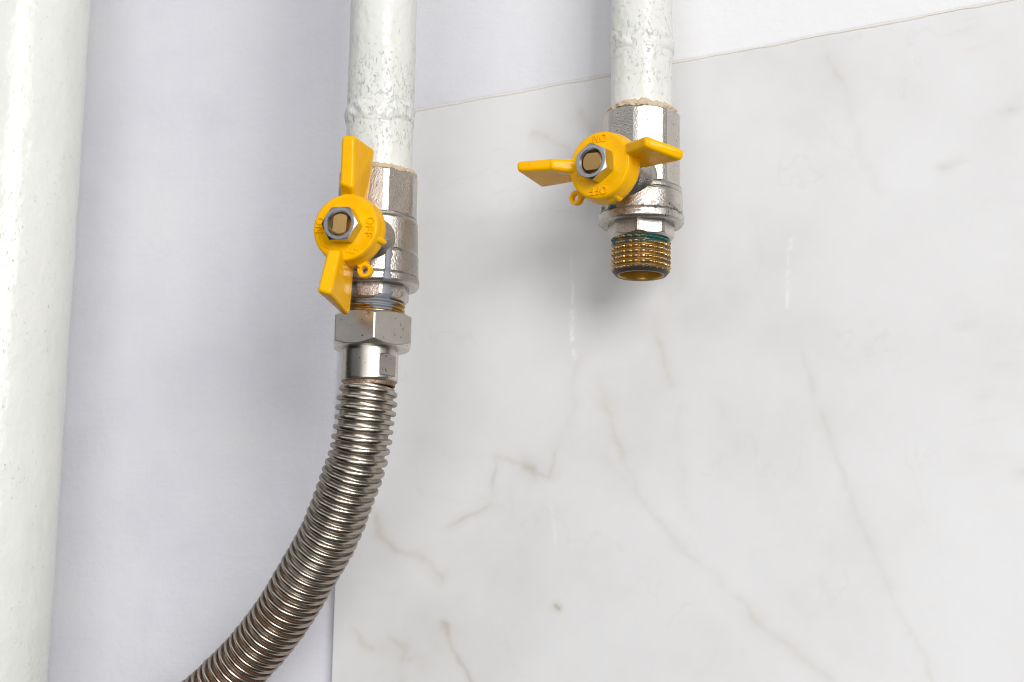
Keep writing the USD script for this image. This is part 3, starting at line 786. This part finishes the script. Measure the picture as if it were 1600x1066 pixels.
# centre line, read off the photograph; the hose leans towards the wall as it comes down
pix = [(575.5, 606, -78.3), (573, 630, -78.3), (569, 660, -78.0), (560, 712, -76.5), (541, 768, -73.5), (514, 837, -68), (483, 892, -62.5), (452, 945, -57), (413, 999, -51), (360, 1057, -45), (300, 1110, -41), (225, 1165, -38), (140, 1215, -36), (50, 1255, -35)]
cp = np.array([at(a, b, y) for a, b, y in pix])
cp[0, :2] = AL + AF_
from scipy.interpolate import CubicSpline
s0 = np.r_[0, np.cumsum(np.linalg.norm(np.diff(cp, axis=0), axis=1))]
cs_ = CubicSpline(s0, cp)
fine = np.linspace(0, s0[-1], 4000)
fp = cs_(fine)
sl = np.r_[0, np.cumsum(np.linalg.norm(np.diff(fp, axis=0), axis=1))]
PITCH_H, NPH = 3.28, 22
nr = int(sl[-1] / PITCH_H)
rng = np.random.default_rng(7)
jit = np.r_[0, np.clip(rng.normal(0, 0.17, nr), -0.35, 0.35)]
crj = np.r_[0, rng.normal(0, 0.07, nr)]
tlj = np.interp(np.arange(nr + 1), np.arange(0, nr + 4, 3), rng.normal(0, 0.16, len(np.arange(0, nr + 4, 3))))
S, R, ring = [], [], []
S += [-0.6, -0.4]
R += [8.2, 8.9]
for k_ in range(nr):
    for j in range(NPH):
        ph = 2 * math.pi * j / NPH
        u = 0.5 - 0.5 * math.cos(ph)
        cr, va = (10.4, 8.75) if k_ > 0 else (10.0, 8.8)
        rr = va + (cr + crj[k_] - va) * (u ** 1.15)
        ss = k_ * PITCH_H + PITCH_H * (j / NPH) + 0.30 * math.sin(2 * ph) + jit[k_] * u
        S.append(ss - 0.25)
        R.append(rr)
S, R = np.array(S), np.array(R)
C0 = np.stack([np.interp(S, sl, fp[:, i]) for i in range(3)], -1)
C0[:, 2] += np.clip(-S, 0, 2)
Tn = np.stack([np.interp(S, sl, np.gradient(fp[:, i], sl)) for i in range(3)], -1)
Tn /= np.linalg.norm(Tn, axis=1, keepdims=True)
view = np.array([math.cos(camz), math.sin(camz), 0])
N = view - Tn * (Tn @ view)[:, None]
N /= np.linalg.norm(N, axis=1, keepdims=True)
B = np.cross(Tn, N)
nu = 180
th = np.linspace(0, 2 * math.pi, nu, endpoint=False)
tilt = np.sin(th)[None] * (0.55 * np.clip(S / 25, 0, 1) + np.interp(S / PITCH_H, np.arange(nr + 1), tlj) * np.clip(S / 8, 0, 1))[:, None]          # the rings sit slightly askew
V = C0[:, None] + R[:, None, None] * (np.cos(th)[None, :, None] * N[:, None] + np.sin(th)[None, :, None] * B[:, None]) + Tn[:, None] * tilt[..., None]
v = V.reshape(-1, 3)
f = grid_faces(nu, len(S), True)[:, ::-1]
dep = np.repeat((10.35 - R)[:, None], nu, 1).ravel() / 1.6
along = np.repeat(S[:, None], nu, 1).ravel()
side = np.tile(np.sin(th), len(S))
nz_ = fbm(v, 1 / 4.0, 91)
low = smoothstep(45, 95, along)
rust = np.clip((0.20 + 0.55 * low) * np.clip(dep * 1.2 - 0.25, 0, 1) * (0.6 + 0.8 * nz_) + 0.25 * low * nz_ + (0.22 + 0.25 * nz_) * smoothstep(0.55, 0.97, np.abs(side)), 0, 0.8)  # dirt in the grooves; last term dulls edge reflections in the colour
dark = np.clip(0.30 * np.clip(dep - 0.35, 0, 1) * (0.35 + 0.7 * nz_) + 0.42 * smoothstep(0.62, 1.0, np.abs(side)), 0, 0.7)  # sides seen from the camera are darkened in the colour to mute reflections
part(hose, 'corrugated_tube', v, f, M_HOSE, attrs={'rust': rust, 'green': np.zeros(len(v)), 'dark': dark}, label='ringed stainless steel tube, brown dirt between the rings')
